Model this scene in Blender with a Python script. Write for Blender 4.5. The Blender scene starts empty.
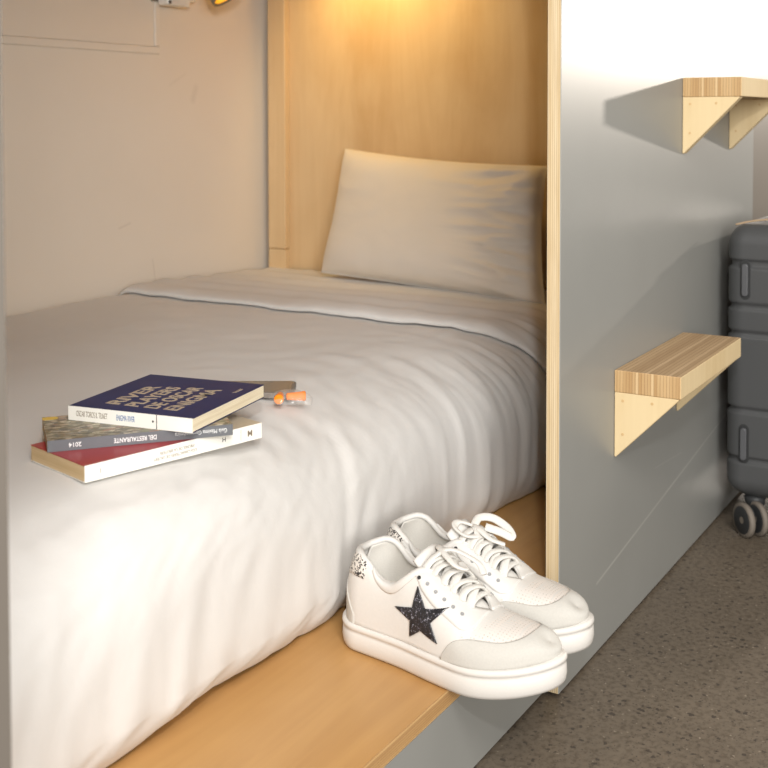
import bpy, bmesh, math, random
from mathutils import Vector, Matrix, noise
random.seed(7)
SC = bpy.context.scene
COL = SC.collection
PI = math.pi

# ------------------------------------------------------------------ helpers
def lin(c):
    return tuple(((v/255.0)/12.92 if v/255.0 <= 0.04045 else ((v/255.0+0.055)/1.055)**2.4) for v in c)

def smooth(a, b, x):
    t = max(0.0, min(1.0, (x-a)/(b-a)))
    return t*t*(3-2*t)

def interp(tab, x):
    """piecewise cubic-ish (smooth monotone) table lookup"""
    if x <= tab[0][0]: return tab[0][1]
    if x >= tab[-1][0]: return tab[-1][1]
    for i in range(len(tab)-1):
        x0, y0 = tab[i]; x1, y1 = tab[i+1]
        if x <= x1:
            h = x1-x0
            def slope(k):
                if k == 0: return (tab[1][1]-tab[0][1])/(tab[1][0]-tab[0][0])
                if k == len(tab)-1: return (tab[-1][1]-tab[-2][1])/(tab[-1][0]-tab[-2][0])
                return (tab[k+1][1]-tab[k-1][1])/(tab[k+1][0]-tab[k-1][0])
            m0, m1 = slope(i), slope(i+1)
            t = (x-x0)/h
            return ((2*t**3-3*t**2+1)*y0+(t**3-2*t**2+t)*h*m0+(-2*t**3+3*t**2)*y1+(t**3-t**2)*h*m1)

def obj(name, verts, faces, mats, parent=None, smooth_shade=False, fm=None, loc=None, mtx=None):
    me = bpy.data.meshes.new(name)
    me.from_pydata([tuple(v) for v in verts], [], faces)
    if not isinstance(mats, (list, tuple)): mats = [mats]
    for m in mats: me.materials.append(m)
    if fm:
        for p, i in zip(me.polygons, fm): p.material_index = i
    bm = bmesh.new(); bm.from_mesh(me)
    bmesh.ops.recalc_face_normals(bm, faces=bm.faces)
    bm.to_mesh(me); bm.free()
    if smooth_shade:
        for p in me.polygons: p.use_smooth = True
    me.update()
    o = bpy.data.objects.new(name, me); COL.objects.link(o)
    if parent: o.parent = parent
    if loc: o.location = loc
    if mtx is not None: o.matrix_local = mtx
    return o

def empty(name, loc=(0, 0, 0), rz=0.0):
    o = bpy.data.objects.new(name, None); COL.objects.link(o)
    o.empty_display_size = 0.05
    o.location = loc; o.rotation_euler = (0, 0, rz)
    return o

def tag(o, label, cat, group=None, kind=None):
    o['label'] = label; o['category'] = cat
    if group: o['group'] = group
    if kind: o['kind'] = kind
    return o

def struct(o):
    o['kind'] = 'structure'; return o

def bevel(o, w, seg=2, angle=35):
    m = o.modifiers.new('bevel', 'BEVEL'); m.width = w; m.segments = seg
    m.limit_method = 'ANGLE'; m.angle_limit = math.radians(angle)
    return o

def solid(o, t, off=-1):
    m = o.modifiers.new('solid', 'SOLIDIFY'); m.thickness = t; m.offset = off
    return o

def box_geo(x0, x1, y0, y1, z0, z1):
    v = [(x0,y0,z0),(x1,y0,z0),(x1,y1,z0),(x0,y1,z0),(x0,y0,z1),(x1,y0,z1),(x1,y1,z1),(x0,y1,z1)]
    # -z, +z, -y, +x, +y, -x
    f = [(0,3,2,1),(4,5,6,7),(0,1,5,4),(1,2,6,5),(2,3,7,6),(3,0,4,7)]
    return v, f

def box(name, x0, x1, y0, y1, z0, z1, mats, parent=None, fm=None, bev=0.0, seg=2):
    v, f = box_geo(x0,x1,y0,y1,z0,z1)
    o = obj(name, v, f, mats, parent, fm=fm)
    if bev: bevel(o, bev, seg)
    return o

def grid(nu, nv, fn, close_u=False):
    v = []; f = []
    for i in range(nu):
        for j in range(nv):
            v.append(fn(i, j))
    n = nu if close_u else nu-1
    for i in range(n):
        for j in range(nv-1):
            a = i*nv+j; b = ((i+1) % nu)*nv+j
            f.append((a, b, b+1, a+1))
    return v, f

def tube_geo(pts, rx, ry=None, seg=10, up=Vector((0,0,1)), taper=None):
    """sweep an ellipse (rx sideways, ry along 'up') along pts, with end caps"""
    ry = ry or rx
    pts = [Vector(p) for p in pts]; n = len(pts); v = []; f = []
    for i, p in enumerate(pts):
        t = (pts[min(i+1, n-1)]-pts[max(i-1, 0)]).normalized()
        s = t.cross(up)
        if s.length < 1e-4: s = t.cross(Vector((1, 0.3, 0)))
        s.normalize(); u = s.cross(t).normalized()
        k = taper(i/(n-1)) if taper else 1.0
        for q in range(seg):
            a = 2*PI*q/seg
            v.append(p+s*(math.cos(a)*rx*k)+u*(math.sin(a)*ry*k))
    for i in range(n-1):
        for q in range(seg):
            a = i*seg+q; b = i*seg+(q+1) % seg
            f.append((a, b, b+seg, a+seg))
    f.append(tuple(range(seg))[::-1]); f.append(tuple(range((n-1)*seg, n*seg)))
    return v, f

def merge(*geos):
    V = []; F = []
    for v, f in geos:
        o = len(V); V += list(v); F += [tuple(i+o for i in q) for q in f]
    return V, F

def spline(pts, n):
    """Catmull-Rom resample"""
    P = [Vector(p) for p in pts]; out = []
    m = len(P)-1
    for k in range(n+1):
        x = k/n*m; i = min(int(x), m-1); t = x-i
        p0 = P[max(i-1,0)]; p1 = P[i]; p2 = P[i+1]; p3 = P[min(i+2,m)]
        out.append(0.5*((2*p1)+(p2-p0)*t+(2*p0-5*p1+4*p2-p3)*t*t+(3*p1-p0-3*p2+p3)*t**3))
    return out

def lathe_geo(prof, seg=32):
    """prof: list of (r, z) about z axis"""
    v = []; f = []
    for r, z in prof:
        for q in range(seg):
            a = 2*PI*q/seg; v.append((r*math.cos(a), r*math.sin(a), z))
    n = len(prof)
    for i in range(n-1):
        for q in range(seg):
            a = i*seg+q; b = i*seg+(q+1) % seg
            f.append((a, b, b+seg, a+seg))
    f.append(tuple(range(seg))[::-1]); f.append(tuple(range((n-1)*seg, n*seg)))
    return v, f

# ------------------------------------------------------------------ materials
class NT:
    def __init__(s, name, rough=0.5, spec=0.5):
        s.m = bpy.data.materials.new(name); s.m.use_nodes = True
        s.t = s.m.node_tree; s.n = s.t.nodes
        s.b = s.n['Principled BSDF']
        s.b.inputs['Roughness'].default_value = rough
        s.b.inputs['Specular IOR Level'].default_value = spec
    def node(s, typ, **kw):
        n = s.n.new(typ)
        for k, v in kw.items():
            if k.startswith('i_'):
                key = k[2:]
                key = int(key) if key.isdigit() else key.replace('_', ' ')
                n.inputs[key].default_value = v
            else: setattr(n, k, v)
        return n
    def link(s, a, b): s.t.links.new(a, b)
    def coords(s, scale=(1,1,1), rot=(0,0,0), src='Object'):
        tc = s.node('ShaderNodeTexCoord'); mp = s.node('ShaderNodeMapping')
        mp.inputs['Scale'].default_value = scale; mp.inputs['Rotation'].default_value = rot
        s.link(tc.outputs[src], mp.inputs['Vector']); return mp.outputs['Vector']
    def noise(s, vec, scale, detail=4, rough=0.55, dist=0.0):
        n = s.node('ShaderNodeTexNoise'); n.inputs['Scale'].default_value = scale
        n.inputs['Detail'].default_value = detail; n.inputs['Roughness'].default_value = rough
        n.inputs['Distortion'].default_value = dist
        s.link(vec, n.inputs['Vector']); return n.outputs['Fac']
    def ramp(s, fac, stops):
        r = s.node('ShaderNodeValToRGB'); e = r.color_ramp.elements
        while len(e) < len(stops): e.new(0.5)
        for el, (p, c) in zip(e, stops):
            el.position = p; el.color = (*c, 1) if len(c) == 3 else c
        s.link(fac, r.inputs['Fac']); return r.outputs['Color']
    def mix(s, fac, a, b, mode='MIX'):
        n = s.node('ShaderNodeMix', data_type='RGBA', blend_type=mode)
        if isinstance(fac, (int, float)): n.inputs[0].default_value = fac
        else: s.link(fac, n.inputs[0])
        for sock, x in ((n.inputs[6], a), (n.inputs[7], b)):
            if isinstance(x, tuple): sock.default_value = (*x, 1) if len(x) == 3 else x
            else: s.link(x, sock)
        return n.outputs[2]
    def math(s, op, a, b=None, c=None, clamp=False):
        n = s.node('ShaderNodeMath', operation=op, use_clamp=clamp)
        for i, x in enumerate((a, b, c)):
            if x is None: continue
            if isinstance(x, (int, float)): n.inputs[i].default_value = x
            else: s.link(x, n.inputs[i])
        return n.outputs[0]
    def bump(s, h, strength=0.3, dist=0.002):
        n = s.node('ShaderNodeBump'); n.inputs['Strength'].default_value = strength
        n.inputs['Distance'].default_value = dist
        s.link(h, n.inputs['Height']); s.link(n.outputs['Normal'], s.b.inputs['Normal'])
    def color(s, c):
        if isinstance(c, tuple): s.b.inputs['Base Color'].default_value = (*c, 1)
        else: s.link(c, s.b.inputs['Base Color'])
    def seg_mark(s, axes, a, b, w):
        """1 on a short stroke from a to b (object coords on the two axes), 0 elsewhere"""
        tc = s.node('ShaderNodeTexCoord'); sp = s.node('ShaderNodeSeparateXYZ')
        s.link(tc.outputs['Object'], sp.inputs[0])
        px, py = sp.outputs[axes[0]], sp.outputs[axes[1]]
        dx, dy = b[0]-a[0], b[1]-a[1]; L2 = dx*dx+dy*dy
        qx = s.math('SUBTRACT', px, a[0]); qy = s.math('SUBTRACT', py, a[1])
        t = s.math('DIVIDE', s.math('ADD', s.math('MULTIPLY', qx, dx), s.math('MULTIPLY', qy, dy)), L2, clamp=True)
        ex = s.math('SUBTRACT', qx, s.math('MULTIPLY', t, dx)); ey = s.math('SUBTRACT', qy, s.math('MULTIPLY', t, dy))
        d = s.math('SQRT', s.math('ADD', s.math('MULTIPLY', ex, ex), s.math('MULTIPLY', ey, ey)))
        return s.math('SUBTRACT', 1.0, s.math('DIVIDE', d, w), clamp=True)

def plain(name, rgb, rough=0.5, spec=0.5, nscale=0, bump=0.0, vary=0.06, bdist=0.001, detail=3):
    k = NT(name, rough, spec); c = lin(rgb)
    v = k.coords()
    n = k.noise(v, nscale or 40, detail)
    d = tuple(x*(1-vary) for x in c)
    k.color(k.ramp(n, [(0.3, d), (0.7, c)]))
    if bump: k.bump(n, bump, bdist)
    return k.m

def birch(name, axis, light, dark, rough=0.45, spec=0.4, fine=1.0):
    """birch veneer with grain running along one axis"""
    k = NT(name, rough, spec)
    s = [6.5, 6.5, 6.5]; s[axis] = 1.1
    v = k.coords(tuple(s))
    n1 = k.noise(v, 1.0, 5, 0.6, 1.3)
    s2 = [120.0, 120.0, 120.0]; s2[axis] = 3.5
    v2 = k.coords(tuple(s2))
    n2 = k.noise(v2, 1.0, 3, 0.5, 0.1)
    v3 = k.coords((1, 1, 1))
    n3 = k.noise(v3, 4.5, 3, 0.5, 1.2)
    mid = tuple((a*0.6+b*0.4) for a, b in zip(light, dark))
    c = k.ramp(n1, [(0.30, dark), (0.46, mid), (0.56, light), (0.72, mid)])
    c2 = k.ramp(n3, [(0.35, mid), (0.65, light)])
    c = k.mix(0.5, c, c2)
    streak = k.ramp(n2, [(0.35, (0.90, 0.87, 0.83)), (0.6, (1, 1, 1))])
    c = k.mix(0.55*fine, c, streak, 'MULTIPLY')
    # small dark knots
    vo = k.node('ShaderNodeTexVoronoi'); vo.inputs['Scale'].default_value = 1.0
    s4 = [4.2, 4.2, 4.2]; s4[axis] = 3.0
    k.link(k.coords(tuple(s4)), vo.inputs['Vector'])
    kn = k.ramp(vo.outputs['Distance'], [(0.018, (0.55, 0.40, 0.28)), (0.045, (1, 1, 1))])
    c = k.mix(1.0, c, kn, 'MULTIPLY')
    k.color(c); k.bump(n2, 0.08, 0.0005)
    return k.m

def plies(name, axis, period, cols, rough=0.6, jitter=0.35):
    """stack of veneers; layers perpendicular to axis"""
    k = NT(name, rough, 0.3)
    tc = k.node('ShaderNodeTexCoord'); sp = k.node('ShaderNodeSeparateXYZ')
    k.link(tc.outputs['Object'], sp.inputs[0])
    x = k.math('MULTIPLY', sp.outputs[axis], 1.0/period)
    n = k.noise(k.coords((30, 30, 30)), 1.0, 2)
    x = k.math('ADD', x, k.math('MULTIPLY', n, jitter*0.3))
    cell = k.math('FLOOR', x); fr = k.math('FRACT', x)
    wn = k.node('ShaderNodeTexWhiteNoise', noise_dimensions='1D'); k.link(cell, wn.inputs['W'])
    c = k.ramp(wn.outputs['Value'], [(0.0, cols[0]), (0.5, cols[1]), (1.0, cols[2])])
    edge = k.math('MULTIPLY', k.math('LESS_THAN', fr, 0.22), 0.55)
    c = k.mix(edge, c, cols[3])
    s2 = [14.0]*3; s2[axis] = 260.0
    fib = k.ramp(k.noise(k.coords(tuple(s2)), 1.0, 2), [(0.35, (0.86, 0.82, 0.76)), (0.6, (1, 1, 1))])
    c = k.mix(0.6, c, fib, 'MULTIPLY')
    k.color(c)
    return k.m

M = {}
M['wood_head'] = birch('birch_headboard', 2, lin((228,200,158)), lin((202,164,114)), fine=0.3)
M['wood_sill'] = birch('birch_platform', 0, lin((196,152,96)), lin((164,119,68)), 0.35, fine=0.6)
M['wood_pale'] = birch('birch_pale', 2, lin((228,206,164)), lin((214,187,140)), 0.75, fine=0.5, spec=0.12)
M['wood_deck'] = birch('birch_deck', 0, lin((214,182,134)), lin((190,152,102)))
M['edge_y'] = plies('ply_edge_upright', 1, 0.0026, [lin((216,197,160)), lin((206,183,143)), lin((224,208,176)), lin((160,124,86))])
M['edge_z'] = plies('ply_edge_flat', 2, 0.0026, [lin((196,158,108)), lin((176,134,88)), lin((210,174,122)), lin((128,92,56))])
M['tread'] = plies('laminated_tread', 1, 0.0042, [lin((208,176,130)), lin((186,150,104)), lin((224,196,152)), lin((150,112,74))])
M['tread_top'] = plies('worn_tread_top', 1, 0.0060, [lin((192,164,128)), lin((174,145,110)), lin((206,178,142)), lin((146,114,82))])

def grey_panel():
    k = NT('grey_laminate', 0.37, 0.42)
    v = k.coords()
    n = k.noise(v, 3.0, 4)
    c = k.ramp(n, [(0.3, lin((143,143,139))), (0.7, lin((149,149,145)))])
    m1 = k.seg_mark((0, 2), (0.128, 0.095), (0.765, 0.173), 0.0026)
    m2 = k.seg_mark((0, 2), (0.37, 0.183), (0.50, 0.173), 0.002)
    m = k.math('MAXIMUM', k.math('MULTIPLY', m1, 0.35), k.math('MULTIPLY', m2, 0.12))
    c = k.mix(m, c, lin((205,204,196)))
    k.color(c)
    return k.m
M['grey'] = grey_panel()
M['taupe'] = plain('taupe_laminate', (112,105,97), 0.6, 0.3, 20, 0, 0.03)
M['taupe_gloss'] = plain('brown_grey_gloss_laminate', (118,108,97), 0.36, 0.45, 20, 0, 0.03)
M['dark_gap'] = plain('black_gap_shade', (22,21,20), 0.8)  # near-black colour stands in for the shade in the gap under the panels

def wall_mat():
    k = NT('cream_paint', 0.62, 0.3)
    v = k.coords()
    c = k.ramp(k.noise(v, 2.0, 4), [(0.3, lin((232,221,206))), (0.7, lin((238,228,214)))])
    ms = [k.math('MULTIPLY', k.seg_mark((0, 2), a, b, w), s) for a, b, w, s in (
        ((0.430, 0.478), (0.462, 0.486), 0.003, 0.16), ((0.535, 0.362), (0.528, 0.405), 0.0022, 0.22),
        ((0.585, 0.770), (0.635, 0.795), 0.005, 0.06), ((0.66, 0.74), (0.67, 0.765), 0.012, 0.12))]
    m = ms[0]
    for x in ms[1:]: m = k.math('MAXIMUM', m, x)
    k.color(k.mix(m, c, lin((120,96,74))))
    k.bump(k.noise(v, 160.0, 2), 0.05, 0.001)
    return k.m
M['wall'] = wall_mat()
M['panel_paint'] = plain('cream_panel_paint', (238,228,214), 0.5, 0.3, 3, 0, 0.03)

def concrete():
    k = NT('polished_concrete', 0.42, 0.4)
    v = k.coords()
    base = k.ramp(k.noise(v, 3.0, 6, 0.65, 0.4), [(0.25, lin((100,90,78))), (0.75, lin((118,107,93)))])
    fine = k.ramp(k.noise(v, 130.0, 3, 0.6), [(0.36, (0.72, 0.70, 0.68)), (0.52, (1, 1, 1)), (0.72, (1.10, 1.09, 1.07))])
    base = k.mix(1.0, base, fine, 'MULTIPLY')
    def specks(scale, thr, keep, col, b, warp):
        vo = k.node('ShaderNodeTexVoronoi'); vo.inputs['Scale'].default_value = scale
        nz = k.node('ShaderNodeTexNoise'); nz.inputs['Scale'].default_value = scale*1.7
        k.link(v, nz.inputs['Vector'])
        vv = k.node('ShaderNodeVectorMath', operation='MULTIPLY_ADD')
        k.link(nz.outputs['Color'], vv.inputs[0]); vv.inputs[1].default_value = (warp/scale,)*3; k.link(v, vv.inputs[2])
        k.link(vv.outputs[0], vo.inputs['Vector'])
        near = k.math('LESS_THAN', vo.outputs['Distance'], thr)
        sp = k.node('ShaderNodeSeparateColor'); k.link(vo.outputs['Color'], sp.inputs[0])
        on = k.math('MULTIPLY', near, k.math('LESS_THAN', sp.outputs[0], keep))
        return k.mix(k.math('MULTIPLY', on, 0.8), b, col)
    base = specks(110.0, 0.32, 0.26, lin((66,59,53)), base, 0.9)
    base = specks(260.0, 0.30, 0.30, lin((80,71,63)), base, 0.9)
    base = specks(170.0, 0.22, 0.10, lin((150,138,122)), base, 0.9)
    k.color(base)
    return k.m
M['concrete'] = concrete()

def fabric(name, rgb, rough=0.85):
    k = NT(name, rough, 0.2)
    v = k.coords()
    k.color(k.ramp(k.noise(v, 6.0, 3), [(0.3, lin(tuple(x-4 for x in rgb))), (0.7, lin(rgb))]))
    k.b.inputs['Sheen Weight'].default_value = 0.15
    k.b.inputs['Sheen Roughness'].default_value = 0.5
    n = k.math('ADD', k.noise(v, 60.0, 5, 0.6, 0.5), k.math('MULTIPLY', k.noise(v, 900.0, 1), 0.12))
    k.bump(n, 0.10, 0.004)
    return k.m
M['linen'] = fabric('white_cotton', (216,213,209))
M['pillow'] = fabric('white_pillowcase', (232,224,213))

# sneakers
M['leather'] = plain('white_leather', (219,216,211), 0.48, 0.4, 320, 0.08, 0.03)
M['suede'] = plain('pale_grey_suede', (200,197,190), 0.85, 0.2, 500, 0.15, 0.06)
M['rubber'] = plain('white_rubber', (218,214,208), 0.5, 0.4, 500, 0.06, 0.03)
M['mesh'] = plain('white_padded_lining', (228,224,216), 0.9, 0.2, 600, 0.15, 0.06)
M['lace'] = plain('white_cotton_lace', (224,221,215), 0.9, 0.2, 900, 0.3, 0.10)
def perforated():
    k = NT('perforated_leather', 0.5, 0.4)
    v = k.coords((260, 260, 0.001))
    vo = k.node('ShaderNodeTexVoronoi'); vo.inputs['Scale'].default_value = 1.0; vo.inputs['Randomness'].default_value = 0.15
    k.link(v, vo.inputs['Vector'])
    k.color(k.ramp(vo.outputs['Distance'], [(0.10, lin((180,171,160))), (0.24, lin((225,218,211)))]))
    return k.m
M['vamp'] = perforated()
def glitter():
    k = NT('black_glitter', 0.35, 0.6)
    vo = k.node('ShaderNodeTexVoronoi'); vo.inputs['Scale'].default_value = 900.0
    k.link(k.coords(), vo.inputs['Vector'])
    sp = k.node('ShaderNodeSeparateColor'); k.link(vo.outputs['Color'], sp.inputs[0])
    k.color(k.ramp(sp.outputs[0], [(0.0, lin((14,14,18))), (0.86, lin((34,34,42))), (0.955, lin((110,110,124))), (1.0, lin((190,190,200)))]))
    nm = k.node('ShaderNodeBump'); nm.inputs['Strength'].default_value = 0.6; nm.inputs['Distance'].default_value = 0.001
    k.link(sp.outputs[1], nm.inputs['Height']); k.link(nm.outputs['Normal'], k.b.inputs['Normal'])
    return k.m
M['glitter'] = glitter()
def speckle():
    k = NT('silver_leopard_print', 0.42, 0.5)
    vo = k.node('ShaderNodeTexVoronoi'); vo.inputs['Scale'].default_value = 400.0
    nz = k.node('ShaderNodeTexNoise'); nz.inputs['Scale'].default_value = 520.0
    v = k.coords(); k.link(v, nz.inputs['Vector'])
    vv = k.node('ShaderNodeVectorMath', operation='MULTIPLY_ADD')
    k.link(nz.outputs['Color'], vv.inputs[0]); vv.inputs[1].default_value = (0.003,)*3; k.link(v, vv.inputs[2])
    k.link(vv.outputs[0], vo.inputs['Vector'])
    k.color(k.ramp(vo.outputs['Distance'], [(0.40, lin((46,43,42))), (0.52, lin((226,220,212)))]))
    return k.m
M['leopard'] = speckle()
M['eyelet'] = plain('dull_metal_eyelet', (150,150,150), 0.35, 0.6)
M['hole'] = plain('dark_eyelet_hole', (46,44,44), 0.8)

# books
M['navy'] = plain('navy_cover', (16,34,90), 0.5, 0.35, 30, 0, 0.15)
M['paper'] = plies('cream_page_block', 2, 0.0007, [lin((236,224,196)), lin((228,214,184)), lin((242,232,208)), lin((214,198,164))])
M['tanpaper'] = plies('aged_page_block', 2, 0.0008, [lin((206,182,142)), lin((198,172,130)), lin((214,192,154)), lin((184,156,114))])
M['white_spine'] = plain('white_spine', (240,238,230), 0.45, 0.4, 30, 0, 0.03)
def red_cover():
    k = NT('red_cover', 0.3, 0.5)
    tc = k.node('ShaderNodeTexCoord'); sp = k.node('ShaderNodeSeparateXYZ'); k.link(tc.outputs['Object'], sp.inputs[0])
    k.color(k.mix(k.math('GREATER_THAN', sp.outputs[0], 0.150), lin((160,16,26)), lin((196,180,156))))
    return k.m
M['red'] = red_cover()
M['grey_spine'] = plain('grey_spine', (104,106,110), 0.4, 0.5, 30, 0, 0.08)
def mosaic():
    k = NT('mosaic_photo_cover', 0.35, 0.5)
    vo = k.node('ShaderNodeTexVoronoi'); vo.inputs['Scale'].default_value = 150.0
    k.link(k.coords((1, 2.2, 1)), vo.inputs['Vector'])
    sp = k.node('ShaderNodeSeparateColor'); k.link(vo.outputs['Color'], sp.inputs[0])
    c = k.ramp(sp.outputs[0], [(0.0, lin((62,56,46))), (0.22, lin((128,112,84))), (0.42, lin((96,98,70))), (0.6, lin((176,164,138))), (0.78, lin((84,84,84))), (0.92, lin((206,198,176))), (1.0, lin((150,92,70)))])
    m = k.seg_mark((0, 1), (0.004, 0.088), (0.010, 0.088), 0.008)
    k.color(k.mix(k.math('GREATER_THAN', m, 0.2), c, lin((226,190,60))))
    return k.m
M['mosaic'] = mosaic()
M['ink_beige'] = plain('beige_ink', (186,170,146), 0.5)
M['ink_dark'] = plain('dark_ink', (30,30,32), 0.6)
M['ink_grey'] = plain('brown_grey_ink', (136,122,104), 0.6)
M['ink_blue'] = plain('blue_ink', (70,110,160), 0.6)
M['ink_white'] = plain('white_ink', (236,236,234), 0.5)
M['phone'] = plain('grey_brown_case', (128,120,112), 0.5, 0.4)
M['phone_glass'] = plain('grey_glass', (120,113,105), 0.18, 0.5)
M['foam'] = plain('orange_foam', (255,140,24), 0.8, 0.3, 400, 0.1, 0.06)
def film():
    k = NT('clear_film', 0.12, 0.5)
    tr = k.node('ShaderNodeBsdfTransparent'); mx = k.node('ShaderNodeMixShader')
    n = k.noise(k.coords(), 55.0, 2)
    k.link(k.ramp(n, [(0.35, (0.08,)*3), (0.65, (0.24,)*3)]), mx.inputs[0])
    k.color(lin((225,220,214)))
    k.link(tr.outputs[0], mx.inputs[1]); k.link(k.b.outputs[0], mx.inputs[2])
    k.bump(n, 0.8, 0.004)
    k.link(mx.outputs[0], k.n['Material Output'].inputs['Surface'])
    return k.m
M['film'] = film()

# suitcase and lamp
M['case'] = plain('dark_grey_shell', (78,79,80), 0.42, 0.45, 500, 0.12, 0.05)
M['case_dark'] = plain('charcoal_plastic', (50,51,52), 0.5, 0.4)
M['foot'] = plain('grey_plastic_foot', (88,89,92), 0.4, 0.5)
M['tyre'] = plain('beige_grey_tyre', (122,113,103), 0.7)
M['cord'] = plain('tan_glint_strand', (176,150,120), 0.8)
M['white_plastic'] = plain('white_plastic', (238,234,226), 0.35, 0.5)
M['lamp_grey'] = plain('lamp_grey_metal', (128,118,104), 0.4, 0.5)
def glow():
    k = NT('amber_lamp_lens', 0.4)
    k.color(lin((255,190,60)))
    k.b.inputs['Emission Color'].default_value = (*lin((255,178,28)), 1)
    k.b.inputs['Emission Strength'].default_value = 0.9
    return k.m
M['glow'] = glow()

# ------------------------------------------------------------------ the setting
struct(box('floor', -3.2, 5.5, -3.5, 1.2, -0.05, 0.0, M['concrete']))
struct(box('wall_back', -1.12, 1.02, 1.125, 1.165, 0.0, 2.0, M['wall']))
struct(box('wall_right', 0.962, 2.6, 0.030, 0.075, 0.0, 2.0, M['taupe_gloss']))

# flat raised panel on the back wall
wp = empty('wall_panel', (0.0, 1.125, 0.833))
tag(wp, 'flat cream board with a raised rim, upper left of the back wall', 'wall panel')
box('board', -0.40, 0.535, -0.0035, -0.0002, 0.016, 0.62, M['panel_paint'], wp, bev=0.002)
v, f = merge(box_geo(-0.415, 0.551, -0.0062, -0.0002, 0.0, 0.016), box_geo(0.535, 0.551, -0.0062, -0.0002, 0.0165, 0.62))
bevel(obj('rim', v, f, M['panel_paint'], wp), 0.003, 3)

# ------------------------------------------------------------------ bunk pod
ZS = 0.1149                      # top of the platform
pod = empty('bunk_pod', (0, 0, 0))
tag(pod, 'built-in plywood sleeping pod with grey outer panels around the white bed', 'bunk bed')
# front panel right of the opening (edge plies face the opening)
v, f = box_geo(0.0, 0.955, 0.0, 0.0177, 0.004, 1.9)
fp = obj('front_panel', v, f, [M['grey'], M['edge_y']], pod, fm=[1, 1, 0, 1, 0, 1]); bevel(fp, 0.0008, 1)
v, f = box_geo(-1.10, -0.830, 0.0, 0.0177, 0.004, 1.9)
obj('front_panel', v, f, [M['taupe'], M['edge_y']], pod, fm=[1, 1, 0, 1, 0, 1])
# platform and the grey riser under it
v, f = box_geo(-1.06, 0.90, 0.0180, 1.10, ZS-0.0184, ZS)
pl = obj('platform', v, f, [M['wood_sill'], M['edge_z']], pod, fm=[0, 0, 1, 1, 1, 1]); bevel(pl, 0.0009, 1)
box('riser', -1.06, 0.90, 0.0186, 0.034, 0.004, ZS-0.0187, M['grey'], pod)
box('plinth', -1.06, 0.94, 0.036, 0.06, 0.0, ZS-0.02, M['dark_gap'], pod)
box('plinth', 0.02, 0.95, 0.006, 0.012, 0.0, 0.0039, M['dark_gap'], pod)  # blackened strip, paints the shadow gap below the front panel
# headboard, batten; foot end and deck, out of view, added to block light
v, f = box_geo(0.905, 0.923, 0.019, 1.10, 0.0, 1.9)
obj('headboard', v, f, [M['wood_head'], M['edge_y']], pod, fm=[1, 1, 1, 0, 1, 0])
bevel(box('batten', 0.886, 0.9045, 1.043, 1.091, 0.3965, 1.155, M['wood_pale'] if False else M['wood_head'], pod), 0.001, 1)
bevel(box('batten', 0.886, 0.9045, 1.043, 1.091, ZS+0.001, 0.395, M['wood_head'], pod), 0.001, 1)
box('foot_panel', -1.08, -1.062, 0.019, 1.10, 0.0, 1.9, M['wood_head'], pod)
box('unseen_deck', -1.06, 0.885, 0.019, 1.10, 1.16, 1.20, M['wood_deck'], pod)
box('unseen_lintel', -0.833, -0.001, 0.0, 0.0177, 1.10, 1.9, M['grey'], pod)  # out of view, added to keep high light off the headboard

# ------------------------------------------------------------------ ladder steps
def step(x, z, label, length=0.314):
    D, T, B = 0.0902, 0.0297, 0.0879
    t = empty('ladder_step', (x, 0, z))
    tag(t, label, 'step', 'wooden steps on the grey panel')
    v, f = box_geo(0, length, -D, -0.0003, -T, 0)
    o = obj('tread', v, f, [M['tread'], M['tread_top'], M['wood_pale']], t, fm=[0, 1, 2, 0, 2, 0])
    bevel(o, 0.0012, 2)
    for bx in (0.0005, 0.2815):
        w = 0.018
        pv = [(-0.0004, -T-0.0002), (-D*0.965, -T-0.0002), (-D*0.965, -T-0.002), (-0.0004-0.002, -T-B), (-0.0004, -T-B)]
        V = [(bx, y, q) for y, q in pv]+[(bx+w, y, q) for y, q in pv]
        n = len(pv)
        F = [tuple(range(n))[::-1], tuple(range(n, 2*n))]+[(i, (i+1) % n, n+(i+1) % n, n+i) for i in range(n)]
        b = obj('bracket', V, F, M['wood_pale'], t); bevel(b, 0.0008, 1)
        for (sy, sz) in ((-0.012, -T-0.011), (-0.052, -T-0.010), (-0.012, -T-0.056)):
            v, f = lathe_geo([(0.0, 0.0), (0.0019, 0.0), (0.0019, 0.0006), (0.0, 0.0006)], 12)
            m = Matrix.Translation((bx-0.00045, sy, sz)) @ Matrix.Rotation(PI/2, 4, 'Y')
            obj('screw_head', [m @ Vector(q) for q in v], f, M['wood_deck'], b)
    return t
step(0.1896, 0.3636, 'lower plywood ladder step beside the suitcase, whole top surface visible')
step(0.4912, 0.7619, 'upper plywood ladder step seen from below, cut off by the right edge')

# ------------------------------------------------------------------ duvet
def ridge(p, f, seed):
    return 1.0-abs(noise.noise(Vector((p[0]*f[0]+seed, p[1]*f[1]-seed, 0.37*seed))))*2.0

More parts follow.
